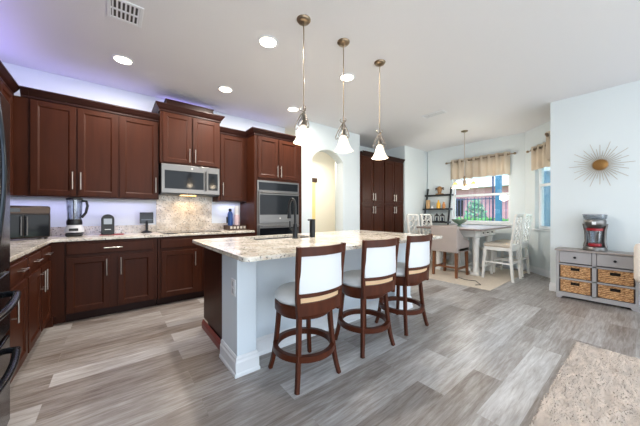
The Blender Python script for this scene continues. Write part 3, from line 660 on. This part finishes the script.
# ------------------------------------------------------------------ pendants
def pendant(label, loc):
    t = thing('pendant_light', label, 'pendant light', loc, 0, 'pendant lights over the island')
    MB().lathe([(0, 0), (.062, 0), (.062, -.006), (.05, -.022), (.02, -.03), (0, -.03)], 28).build('canopy', bronze, t, 40)
    MB().cyl((0, 0, -.028), (0, 0, -.80), .0045).build('rod', bronze, t, 40)
    m = MB(); m.lathe([(0, -.80), (.012, -.80), (.016, -.815), (.01, -.83), (.02, -.90), (.028, -.915), (.028, -.93), (0, -.93)], 18)
    for k in range(3):
        a = 2 * PI * k / 3 + .5; c, s_ = math.cos(a), math.sin(a); P = lambda r, z: (c * r, s_ * r, z)
        m.tube([P(.006, -.80), P(.03, -.79), P(.036, -.775), P(.026, -.765)],   .0045, 6)
        m.tube([P(.008, -.805), P(.03, -.84), P(.058, -.89), P(.078, -.94), P(.074, -.965), P(.058, -.96), P(.055, -.945)], .005, 6)
        m.tube([P(.012, -.82), P(.02, -.86), P(.045, -.90), P(.05, -.925), P(.036, -.935), P(.03, -.92)], .0042, 6)
    m.build('scroll_frame', scroll_m, t, 40)
    MB().lathe([(.026, -.925), (.034, -.935), (.044, -.97), (.055, -1.01), (.074, -1.05), (.092, -1.075), (.089, -1.076), (.071, -1.052), (.052, -1.012), (.041, -.972), (.03, -.94)], 32).build('shade', shade_m, t, 60)
    MB().sphere((0, 0, -1.0), .02, (1, 1, 1.4), 12).build('bulb', lamp_m, t, 60)
    l = bpy.data.lights.new('pendant_lamp', 'POINT'); l.energy = 2.5; l.color = (1, .82, .6); l.shadow_soft_size = .04
    o = bpy.data.objects.new('pendant_lamp', l); COL.objects.link(o); o.location = (loc[0], loc[1], loc[2] - 1.09)
    return t
for x, lab in ((1.29, 'bell shaped glass pendant light in front of the tall oven cabinet'), (1.768, 'bell shaped glass pendant light in front of the arch, middle of three'), (2.328, 'bell shaped glass pendant light in front of the pantry cabinets')):
    pendant(lab, (x + .01, 1.87, CEIL))

# ------------------------------------------------------------------ dining area
tag(MB().box(4.5, 1.5, .0005, 6.5, 3.74, .01, .003).build('dining_rug', rug_m), 'flat beige rug under the dining table', 'rug')
TX0, TX1, TY0, TY1 = 4.94, 6.55, 1.78, 3.0
t = thing('dining_table', 'counter-height white dining table with grey top by the window', 'table', (5.7, 2.39, .0105))
TT = .9
MB().box(TX0 - 5.7, TY0 - 2.39, TT - .035, TX1 - 5.7, TY1 - 2.39, TT, .008).build('tabletop', table_top_m, t)
m = MB(); ax0, ax1, ay0, ay1 = -.5, .5, -.42, .42
m.box(ax0, ay0, TT - .17, ax1, ay0 + .025, TT - .036); m.box(ax0, ay1 - .025, TT - .17, ax1, ay1, TT - .036); m.box(ax0, ay0 + .025, TT - .17, ax0 + .025, ay1 - .025, TT - .036); m.box(ax1 - .025, ay0 + .025, TT - .17, ax1, ay1 - .025, TT - .036)
m.build('apron', chair_white, t)
for k in range(3):
    o = MB().box(-.29 + k * .22, ay0 - .012, TT - .155, -.09 + k * .22, ay0, TT - .05, .004).build('drawer', chair_white, t)
    MB().sphere((-.19 + k * .22, ay0 - .024, TT - .10), .014, n=10).build('knob', matte_black, o, 60)
for sx in (-1, 1):
    for sy in (-1, 1):
        m = MB(); cx, cy = sx * .32, sy * .36
        m.box(cx - .075, cy - .075, 0, cx + .075, cy + .075, .06, .01); m.lathe([(.06, .06), (.066, .08), (.05, .11), (.052, .3), (.056, .55), (.062, .62), (.056, .66), (.07, .72)], 16, (cx, cy, 0))
        m.build('leg', chair_white, t, 40)
    # curved brace and side rail
for sx in (-1, 1):
    m = MB(); x = sx * .32
    m.box(x - .02, -.26, .05, x + .02, .26, .12, .004); m.build('stretcher', chair_white, t)
    for sy in (-1, 1):
        m = MB(); pts = [(x, sy * (.27 - .18 * math.sin(a)), .42 + .3 * (1 - math.cos(a))) for a in [PI / 2 * k / 8 for k in range(9)]]; m.tube(pts, .028, sq=True); m.build('brace', chair_white, t)
m = MB(); m.box(-.29, -.05, .06, .29, .05, .11, .004); m.build('cross_stretcher', chair_white, t)
m = MB(); m.box(-.2, -.25, .0, .2, .25, .06, .006); m.box(-.19, -.02, .11, .19, .02, .72); m.build('centre_panel', chair_white, t)

# taupe chair (faces +X): local back at -x
def taupe_chair(label, loc, rz):
    t = thing('upholstered_chair', label, 'chair', loc, rz, 'taupe upholstered dining chairs')
    for sx in (-1, 1):
        for sy in (-1, 1):
            MB().tube([(sx * .205, sy * .205, .47), (sx * .225, sy * .215, 0)], [.034, .026], sq=True).build('leg', oak, t)
    m = MB(); m.box(-.22, -.212, .14, .22, -.19, .175); m.box(-.22, .19, .14, .22, .212, .175); m.box(-.235, -.2, .17, -.215, .2, .2); m.build('stretcher', oak, t)
    MB().box(-.24, -.25, .455, .25, .25, .56, .03).build('seat_frame', taupe, t, 40)
    MB().box(-.20, -.19, .555, .25, .19, .63, .03, seg=3).build('seat_cushion', taupe, t, 40)
    m = MB(); m.box(-.25, -.25, .46, -.17, .25, .95, .025, Matrix.Rotation(-.03, 4, 'Y'), 3); m.build('backrest', taupe, t, 40)
    for s in (-1, 1):
        y0, y1 = sorted((s * .19, s * .25)); m = MB(); m.prism([(-.2, .47), (.24, .47), (.24, .66), (.05, .70), (-.10, .80), (-.2, .92)], 'y', y0, y1)
        m.build('arm', taupe, t, 40, bevel=.015)
    return t
taupe_chair('taupe upholstered chair with wooden legs at the near end of the table', (5.06, 2.36, .0105), 0)
# white chairs: seat faces +y locally, back at -y
def white_chair(label, loc, rz):
    t = thing('white_dining_chair', label, 'chair', loc, rz, 'white counter chairs with leaf cut-out backs')
    for sx in (-1, 1):
        MB().tube([(sx * .19, .19, .56), (sx * .215, .225, 0)], [.032, .024], sq=True).build('leg', chair_white, t)
        MB().tube([(sx * .19, -.19, .56), (sx * .215, -.235, 0)], [.032, .024], sq=True).build('leg', chair_white, t)
    m = MB(); m.box(-.215, -.215, .515, .215, .215, .575, .006); m.build('seat_frame', chair_white, t)
    MB().box(-.21, -.20, .576, .21, .22, .635, .022, seg=3).build('seat_cushion', sand, t, 40)
    m = MB(); [m.tube([(sx * .205, .208, .3), (sx * .205, -.212, .3)], .018, sq=True) for sx in (-1, 1)]; m.box(-.2, .2, .2, .2, .225, .235); m.box(-.2, -.225, .3, .2, -.2, .335); m.build('stretcher', chair_white, t)
    tilt = Matrix.Translation((0, -.205, .57)) @ Matrix.Rotation(.12, 4, 'X')
    for s in (-1, 1): 
        m = MB(); m.box(s * .21 - .022, -.016, -.02, s * .21 + .022, .016, .57, .004, tilt); m.build('back_post', chair_white, t)
    m = MB()
    for i in range(2):                                              # leaf shaped rings
        for j in range(4):
            cx, cz = -.094 + .188 * i, .125 + .126 * j
            pts = [tilt @ Vector((cx + .084 * math.cos(a) , 0, cz + .056 * math.sin(a) * (1 - .15 * math.cos(2 * a)))) for a in [2 * PI * k / 14 for k in range(14)]]
            m.tube(pts, .011, 6, closed=True)
            m.tube([tilt @ Vector((cx - .07, 0, cz - .03)), tilt @ Vector((cx + .07, 0, cz + .03))], .007, 6)
    m.build('leaf_lattice', chair_white, t, 60)
    [MB().box(-.2, -.014, a, .2, .014, b, .003, tilt).build('back_rail', chair_white, t) for a, b in ((.0, .06), (.558, .592))]
    return t
wc = white_chair('white leaf-backed counter chair nearest the sideboard wall', (5.52, 1.66, .0105), 0)
dup(wc, 'white leaf-backed counter chair between its twin and the angled window', (6.13, 1.68, .0105), 0)
dup(wc, 'white leaf-backed counter chair showing behind the third bar stool', (5.36, 3.08, .0105), PI)
dup(wc, 'white leaf-backed counter chair in front of the ladder shelf', (5.93, 3.08, .0105), PI)
t = thing('glass_bowl', 'green glass pedestal bowl on the dining table', 'bowl', (5.68, 2.46, .9115))
MB().lathe([(0, 0), (.06, 0), (.05, .012), (.02, .03), (.03, .045), (.09, .075), (.14, .12), (.15, .15), (.143, .15), (.08, .085), (0, .055)], 32).build('body', green_glass, t, 60)
tag(MB().tube([(4.95, 2.2, .0165), (4.85, 2.0, .0165), (4.9, 1.85, .0165), (4.7, 1.7, .0165), (4.62, 1.75, .0165)], .005, 6).build('power_cord', cord_m, None, 40), 'dark cord lying on the beige dining rug', 'cord')
# chandelier
t = thing('chandelier', 'small bronze chandelier with glass shades above the dining table', 'chandelier', (5.66, 2.35, CEIL))
MB().lathe([(0, 0), (.065, 0), (.06, -.015), (.02, -.03), (0, -.03)], 24).build('canopy', bronze, t, 40)
MB().cyl((0, 0, -.03), (0, 0, -.93), .008).build('rod', nickel, t, 40)
MB().lathe([(0, -.93), (.012, -.93), (.025, -.96), (.015, -1.0), (.03, -1.06), (.02, -1.14), (0, -1.18)], 18).build('hub', bronze, t, 40)
for k, a in enumerate((-3.81, -1.77, .325)):
    c, s_ = math.cos(a), math.sin(a); P = lambda r, z: (c * r, s_ * r, z)
    o = MB().tube([P(.015, -1.05), P(.06, -1.0), P(.13, -.99), P(.185, -1.03), P(.185, -1.075)], .007, 8).build('arm', bronze, t, 40)
    MB().lathe([(.02, -1.075), (.035, -1.09), (.058, -1.13), (.078, -1.18), (.074, -1.18), (.054, -1.13), (.026, -1.085)], 24, P(.185, 0)).build('shade', shade_m, o, 60)
    MB().lathe([(0, -1.06), (.022, -1.065), (.042, -1.092), (.05, -1.108), (.046, -1.108), (.02, -1.075)], 24, P(.185, 0)).build('amber_collar', amber_m, o, 60)
l = bpy.data.lights.new('chandelier_lamp', 'POINT'); l.energy = 20; l.color = (1, .92, .8); l.shadow_soft_size = .1
o = bpy.data.objects.new('chandelier_lamp', l); COL.objects.link(o); o.location = (5.66, 2.35, CEIL - 1.28)

# ladder shelf
t = thing('ladder_shelf', 'black leaning ladder shelf in the corner beside the dining window', 'shelf', (6.42, 3.40, .0105))   # depth along x
def lean(z): return -.10 + .27 * min(z / 1.8, 1)
for s in (-1, 1): MB().tube([(-.14, s * .335, 0), (.27, s * .31, 1.83)], .024, sq=True).build('side_rail', shelf_m, t)
SH = [(1.64, .15), (1.28, .18), (.95, .20), (.6, .22)]
for z, dep in SH:
    x = -.14 + .41 * z / 1.83; MB().box(x - dep + .08, -.345, z - .02, x + .1 , .345, z + .02, .003).build('shelf_board', shelf_m, t)
def shelf_item(name, lab, cat, x, y, z, prof, mat, group=None):
    o = MB().lathe(prof, 20).build(name, mat, None, 40, loc=(x, y, z)); return tag(o, lab, cat, group)
Z1, Z2, Z3 = 1.671, 1.311, .981
t = thing('figurine', 'brown and cream figurine on the top of the ladder shelf', 'figurine', (6.62, 3.36, Z1))
MB().lathe([(0, 0), (.10, 0), (.1, .02), (.04, .03), (.05, .09), (.07, .13), (.05, .19), (.02, .21), (0, .21)], 16).build('body', M('figurine_brown', (150, 112, 72), .6, var=.4, vscale=(20, 20, 20)), t, 40)
m = MB(); [m.tube([(0, 0, .1 + k * .03), (0, s * .07, .15 + k * .02), (0, s * .11, .12 + k * .04)], .014, 6) for s in (-1, 1) for k in range(2)]; m.build('arm', brown_m, t, 40)
shelf_item('vase', 'tan ceramic cylinder on the middle rung of the ladder shelf', 'vase', 6.52, 3.62, Z2, [(0, 0), (.05, 0), (.052, .2), (.045, .22), (0, .22)], tan_m)
shelf_item('bottle', 'yellow glass bottle on the ladder shelf', 'bottle', 6.52, 3.34, Z2, [(0, 0), (.045, 0), (.047, .12), (.02, .17), (.018, .21), (0, .21)], yellow_m)
shelf_item('jar', 'small brown jar beside the yellow bottle', 'jar', 6.52, 3.2, Z2, [(0, 0), (.035, 0), (.037, .1), (.02, .13), (.022, .16), (0, .16)], M('amber_jar', (184, 120, 60), .4))
shelf_item('cup', 'small pale cup beside the tan cylinder on the shelf', 'cup', 6.5, 3.49, Z2, [(0, 0), (.025, 0), (.03, .07), (.026, .07), (.02, .01), (0, .01)], white_pl)
for k, (y, lab) in enumerate(((3.5, 'dark lantern nearest the corner on the lower rung of the ladder shelf'), (3.32, 'dark lantern in the middle of the lower ladder rung'), (3.18, 'dark lantern nearest the window on the lower ladder rung'))):
    t = thing('lantern', lab, 'lantern', (6.4, y, Z3), 0, 'dark lanterns on the ladder shelf')
    m = MB(); m.box(-.045, -.045, 0, .045, .045, .015); [m.box(a * .04 - .005, b * .04 - .005, .015, a * .04 + .005, b * .04 + .005, .13) for a in (-1, 1) for b in (-1, 1)]; m.build('frame', shelf_m, t)
    m = MB(); m.lathe([(.068, .13), (.068, .14), (.02, .185), (.015, .2), (0, .2)], 4); m.build('roof', shelf_m, t)
    MB().lathe([(0, .016), (.025, .016), (.025, .1), (0, .1)], 16).build('candle', M('dark_blue_wax', (54, 66, 92), .5) if k == 0 else bpy.data.materials['dark_blue_wax'], t, 40)

# ------------------------------------------------------------------ valances
def valance(label, loc, rz, L, ztop, zbot, nf, end=.09):
    t = thing('window_valance', label, 'valance', loc, rz, 'beige grommet valances')
    zr = ztop - .06; m = MB(); m.tube([(-end, -.07, zr), (L + end, -.07, zr)], .011, 10)
    for x in (-end, L + end): m.sphere((x, -.07, zr), .026, (1.2, 1, 1), 10)
    for x in (.03, L - .03): m.cyl((x, -.07, zr), (x, -.001, zr), .007)
    m.build('curtain_rod', bronze, t, 40)
    m = MB(); n = nf * 12; A = []; B = []
    for k in range(n + 1):
        u = k / n; y = -.07 + .032 * math.cos(u * nf * 2 * PI); A.append((u * L, y - .0, zbot + .006 * math.sin(u * 30))); B.append((u * L, y, ztop))
    va = [m.bm.verts.new(p) for p in A]; vb = [m.bm.verts.new(p) for p in B]
    for k in range(n): m.bm.faces.new((va[k], va[k + 1], vb[k + 1], vb[k]))
    o = m.build('valance_cloth', valance_m, t, 80); md = o.modifiers.new('solid', 'SOLIDIFY'); md.thickness = .004
    for k in range(nf * 2):
        m = MB(); x = L * (k + .5) / (nf * 2); m.tube([(x + .001, -.07 + .024 * math.cos(a), zr + .024 * math.sin(a)) for a in [2 * PI * j / 12 for j in range(12)]], .005, 6, closed=True)
        m.build('grommet', bronze, t, 40)
    return t
valance('long beige grommet valance over the wide dining window', (XF, 3.12, 0), RZ, 1.27, 2.52, 2.03, 8)
bd = Vector((-math.sqrt(.5), -math.sqrt(.5)))
valance('short beige valance over the narrow angled window', (XF + bd.x * .27, YC + bd.y * .27, 0), BZ, .62, 2.49, 2.03, 4, .08)
valance('beige valance showing just past the edge of the sideboard wall', (5.93, YR, 0), PI, .5, 2.5, 2.05, 4, .05)

# ------------------------------------------------------------------ right wall pieces
t = thing('sideboard', 'grey sideboard with two drawers and woven basket cubbies', 'sideboard', (4.945, .44, 0), -PI / 2)   # local -y -> -X ; local x -> world -Y
HW, D = .375, .285
TH = .68
m = MB()
m.box(-HW, 0, .06, -HW + .03, D, TH - .02); m.box(HW - .03, 0, .06, HW, D, TH - .02); m.box(-.02, 0, .06, .02, D, TH - .02)
for z in (.085, .285, .485): m.box(-HW + .03, 0, z - .02, HW - .03, D, z)
m.box(-HW + .03, D - .01, .08, HW - .03, D, TH - .02)
m.prism([(-HW, 0), (-HW + .05, 0), (-HW + .07, .03), (HW - .07, .03), (HW - .05, 0), (HW, 0), (HW, .07), (-HW, .07)], 'y', -.004, .02)
for s in (-1, 1): m.box(min(s * HW, s * (HW - .03)), .02, 0, max(s * HW, s * (HW - .03)), D, .06)
m.build('body', console_m, t)
MB().box(-HW - .015, -.02, TH - .02, HW + .015, D + .003, TH + .005, .005).build('top', console_top, t)
for s in (-1, 1):
    x0, x1 = sorted((s * .025, s * (HW - .035))); o = MB().box(x0, -.006, .5, x1, .26, .655, .004).build('drawer', console_m, t)
    MB().sphere(((x0 + x1) / 2, -.018, .58), .015, n=12).build('knob', matte_black, o, 60)
def basket(lab, s, z):
    x0, x1 = sorted((s * .027, s * (HW - .037))); t = thing('woven_basket', lab, 'basket', (4.945, .44, z), -PI / 2, 'woven baskets in the grey sideboard')
    h = .172; cx = (x0 + x1) / 2; m = MB(); hw = .045
    m.box(x0, .004, .004, x1, .016, h * .62); m.box(x0, .004, h * .62, cx - hw, .016, h); m.box(cx + hw, .004, h * .62, x1, .016, h); m.box(cx - hw, .004, h * .86, cx + hw, .016, h)
    m.box(x0, .016, .004, x0 + .012, .26, h); m.box(x1 - .012, .016, .004, x1, .26, h); m.box(x0 + .012, .248, .004, x1 - .012, .26, h); m.box(x0 + .012, .016, .004, x1 - .012, .248, .012)
    m.build('wall', weave, t)
    m = MB(); dk = [(x0, x1, .001, .009), (x0, x1, h, h + .008)]
    for a, b, c, d_ in dk: m.box(a, .001, c, b, .017, d_)
    m.box(x0, .001, .009, x0 + .008, .0165, h); m.box(x1 - .008, .001, .009, x1, .0165, h); m.build('dark_rim', brown_m, t)
    m = MB(); m.box(cx - hw, .02, h * .60, cx + hw, .03, h * .9); m.build('handle_slot', M('slot_dark', (26, 20, 17), .9) if 'slot_dark' not in bpy.data.materials else bpy.data.materials['slot_dark'], t)  # dark panel behind the handle opening stands in for the basket's inner shade
for s, z, lab in ((-1, .287, 'woven basket in the upper left cubby of the sideboard'), (1, .287, 'woven basket in the upper right cubby of the sideboard'), (-1, .087, 'woven basket in the lower left cubby of the sideboard'), (1, .087, 'woven basket in the lower right cubby of the sideboard')):
    basket(lab, s, z)
# frozen drink machine
t = thing('frozen_drink_maker', 'steel and red frozen drink maker on the grey sideboard', 'drink maker', (5.07, .445, TH + .0055), -PI / 2)
MB().lathe([(0, 0), (.118, 0), (.12, .015), (.108, .05), (.09, .06), (0, .06)], 32).build('base', steel, t, 40)
for s in (-1, 1): MB().tube([(s * .10, .02, .04), (s * .085, .03, .12), (s * .088, .03, .26), (s * .105, .02, .36)], .018, 10).build('upright', steel, t, 40)
MB().box(-.08, .05, .05, .08, .085, .36, .01).build('back_column', steel, t)
o = MB().lathe([(.055, .075), (.06, .10), (.072, .22), (.075, .275), (.071, .275), (.066, .21), (.05, .09), (0, .085)], 28, (0, -.02, 0)).build('jug', clear, t, 40)
MB().lathe([(0, .061), (.062, .061), (.066, .075), (.06, .10), (0, .10)], 28, (0, -.02, 0)).build('red_collar', red_pl, t, 40)
MB().lathe([(.077, .268), (.079, .268), (.079, .30), (0, .305), (0, .285), (.077, .285)], 28, (0, -.02, 0)).build('red_lid', red_pl, t, 40)
MB().lathe([(0, .318), (.085, .318), (.105, .345), (.108, .40), (.1, .415), (0, .415)], 32).build('head', steel, t, 40)
MB().box(-.02, -.108, .35, .02, -.1, .39, .003).build('badge', white_pl, t)
MB().lathe([(.095, .416), (.11, .43), (.118, .48), (.114, .48), (.105, .432), (0, .42)], 32).build('ice_hopper', clear, t, 40)
MB().lathe([(0, .492), (.10, .492), (.123, .486), (.123, .481), (0, .481)], 32).build('lid', M('grey_clear', (150, 150, 158), .2), t, 40)
# sunburst
t = thing('sunburst_wall_art', 'gold sunburst decoration with thin rods on the right wall', 'wall decor', (XR, .41, 1.852), 0)
MB().lathe([(0, .035), (.03, .034), (.065, .024), (.082, .008), (.082, .001), (0, .001)], 32, T=Matrix.Rotation(-PI / 2, 4, 'Y')).build('disc', gold, t, 40)
N = 40
for k in range(N):
    a = 2 * PI * k / N; L = (.31, .22, .27, .19)[k % 4]
    MB().cyl((-.012, .06 * math.cos(a), .06 * math.sin(a)), (-.03, L * math.cos(a), L * math.sin(a)), .0045, .003, 6).build('ray', spoke_m, t)

# ------------------------------------------------------------------ shag rug and armchair
RX0, RX1, RY0, RY1 = .95, 3.31, -1.3, .405
t = thing('shag_rug', 'thick cream shag rug on the plank floor', 'rug', (0, 0, .001))
MB().box(RX0, RY0, 0, RX1, RY1, .012, .004).build('backing', pile_m, t)
vs = []; fs = []; rnd = random.Random(3)
for k in range(64000):
    if k < 50000: x = rnd.uniform(1.6, RX1); y = rnd.uniform(-.35, RY1)
    else: x = rnd.uniform(RX0, RX1); y = rnd.uniform(RY0, RY1)
    a = mnoise.noise((x * 3, y * 7, 1)) * .9 + rnd.uniform(-.8, .8) + 3.6; ln = rnd.uniform(.014, .026); w = rnd.uniform(.003, .005)
    h = .010 + .008 * mnoise.noise((x * 5, y * 16, 5)) + rnd.uniform(-.002, .002); dx, dy = math.cos(a) * ln, math.sin(a) * ln; px, py = -math.sin(a) * w, math.cos(a) * w
    b = len(vs); z = .01
    vs += [(x - px, y - py, z), (x + px, y + py, z), (x + dx * .5 + px, y + dy * .5 + py, z + h), (x + dx * .5 - px, y + dy * .5 - py, z + h), (x + dx, y + dy, z + h * .75)]
    fs += [(b, b + 1, b + 2, b + 3), (b + 3, b + 2, b + 4)]
me = bpy.data.meshes.new('pile'); me.from_pydata(vs, [], fs); me.materials.append(pile_m); o = bpy.data.objects.new('pile', me); COL.objects.link(o); o.parent = t; o['kind'] = 'stuff'

t = thing('armchair', 'plush cream armchair cut off at the right edge', 'armchair', (4.42, -.31, 0), -PI * .6)
for sx in (-1, 1):
    for sy in (-1, 1): MB().cyl((sx * .2, sy * .2, .36), (sx * .2, sy * .2, 0), .022, .014).build('leg', oak, t, 40)
MB().box(-.3, -.3, .36, .3, .3, .5, .05, seg=4).build('seat', cream_f, t, 50)
m = MB(); m.strip([(.37 * math.sin(a), .37 * -math.cos(a) * -1) for a in [(-1.75 + 3.5 * k / 24) for k in range(25)]],   .42, .86, .11); o = m.build('backrest', cream_f, t, 50, bevel=.05)

# ------------------------------------------------------------------ outside
struct(MB().box(6.91, -12, -.2, 60, 40, -.05).build('ground', lawn_m), 'bright green lawn outside the windows', 'lawn')
t = thing('garden_fence', 'dark metal picket fence outside the dining window', 'fence', (10.2, 3.4, -.05))
for z in (1.72, .25): MB().box(-.015, -3.6, z, .015, 3.0, z + .035).build('rail', fence_m, t)
for k in range(56): MB().box(-.01, -3.6 + k * .12, 0, .01, -3.58 + k * .12, 1.8).build('picket', fence_m, t)
t = thing('screen_porch', 'blue aluminium porch posts and beam outside the dining window', 'porch frame', (8.6, 2.6, -.05))
for y, w in ((.05, .13), (.19, .04)): MB().box(-w / 2, y - w / 2, 0, w / 2, y + w / 2, 2.3).build('post', lanai_m if w > .05 else fence_m, t)
MB().box(-.06, -3, 2.3, .06, 2.6, 2.42).build('beam', white_trim, t)
MB().box(-.5, -2.3, 0, -.46, -1.0, 2.25).build('side_panel', lanai_m, t)
t = thing('neighbour_house', 'pink house with pale roof beyond the garden fence', 'house', (20, 6, -.05))
m = MB(); m.box(0, -12, 0, 7, 12, 3.1); m.build('wall', house_m, t); MB().prism([(-.6, 3.0), (7.6, 3.0), (3.5, 5.4)], 'y', -12.6, 12.6).build('roof', roof_m, t)
for y in (-6, 2.4): MB().box(-.03, y, 1.0, -.001, y + 1.4, 2.3).build('window', black_gl, t)
def shrub(lab, x, y, w, h, n=900, seed=1):
    r = random.Random(seed); m = MB()
    for k in range(n):
        u = r.uniform(-1, 1); a = r.uniform(0, 2 * PI); q = math.sqrt(1 - u * u); rr = r.uniform(.6, 1)
        c = Vector((w * q * math.cos(a) * rr, w * q * math.sin(a) * rr, h * .5 + h * .5 * u * rr)); d1 = Vector((r.gauss(0, 1), r.gauss(0, 1), r.gauss(0, 1))).normalized() * .09; d2 = d1.orthogonal().normalized() * .04
        m.quad(c - d1, c + d2, c + d1, c - d2)
    t = thing('shrub', lab, 'shrub', (x, y, -.05), 0, 'green shrubs beyond the fence')
    m.build('foliage', leaf_m, t); MB().cyl((0, 0, 0), (0, 0, h * .6), .03).build('stem', oak, t, 40)
shrub('tall green shrub beyond the fence in the middle of the dining window', 11.9, 4.5, .42, 1.85, 700, 1)
r = random.Random(5); m = MB()
for k in range(3200):
    c = Vector((r.uniform(-.25, .25), r.uniform(-3.4, 3.4), r.uniform(.05, 1.05))); d1 = Vector((r.gauss(0, 1), r.gauss(0, 1), r.gauss(0, 1))).normalized() * .09; d2 = d1.orthogonal().normalized() * .05
    m.quad(c - d1, c + d2, c + d1, c - d2)
t = thing('hedge', 'low bright green hedge running just behind the garden fence', 'hedge', (10.9, 4.0, -.05))
m.build('foliage', M('hedge_leaf', (96, 160, 78), .7, var=.3, vscale=(5, 5, 5)), t); MB().box(-.15, -3.3, 0, .15, 3.3, .9).build('core', leaf_m, t)
shrub('green shrub outside the narrow angled window', 9.1, .9, .6, 1.9, 900, 4)
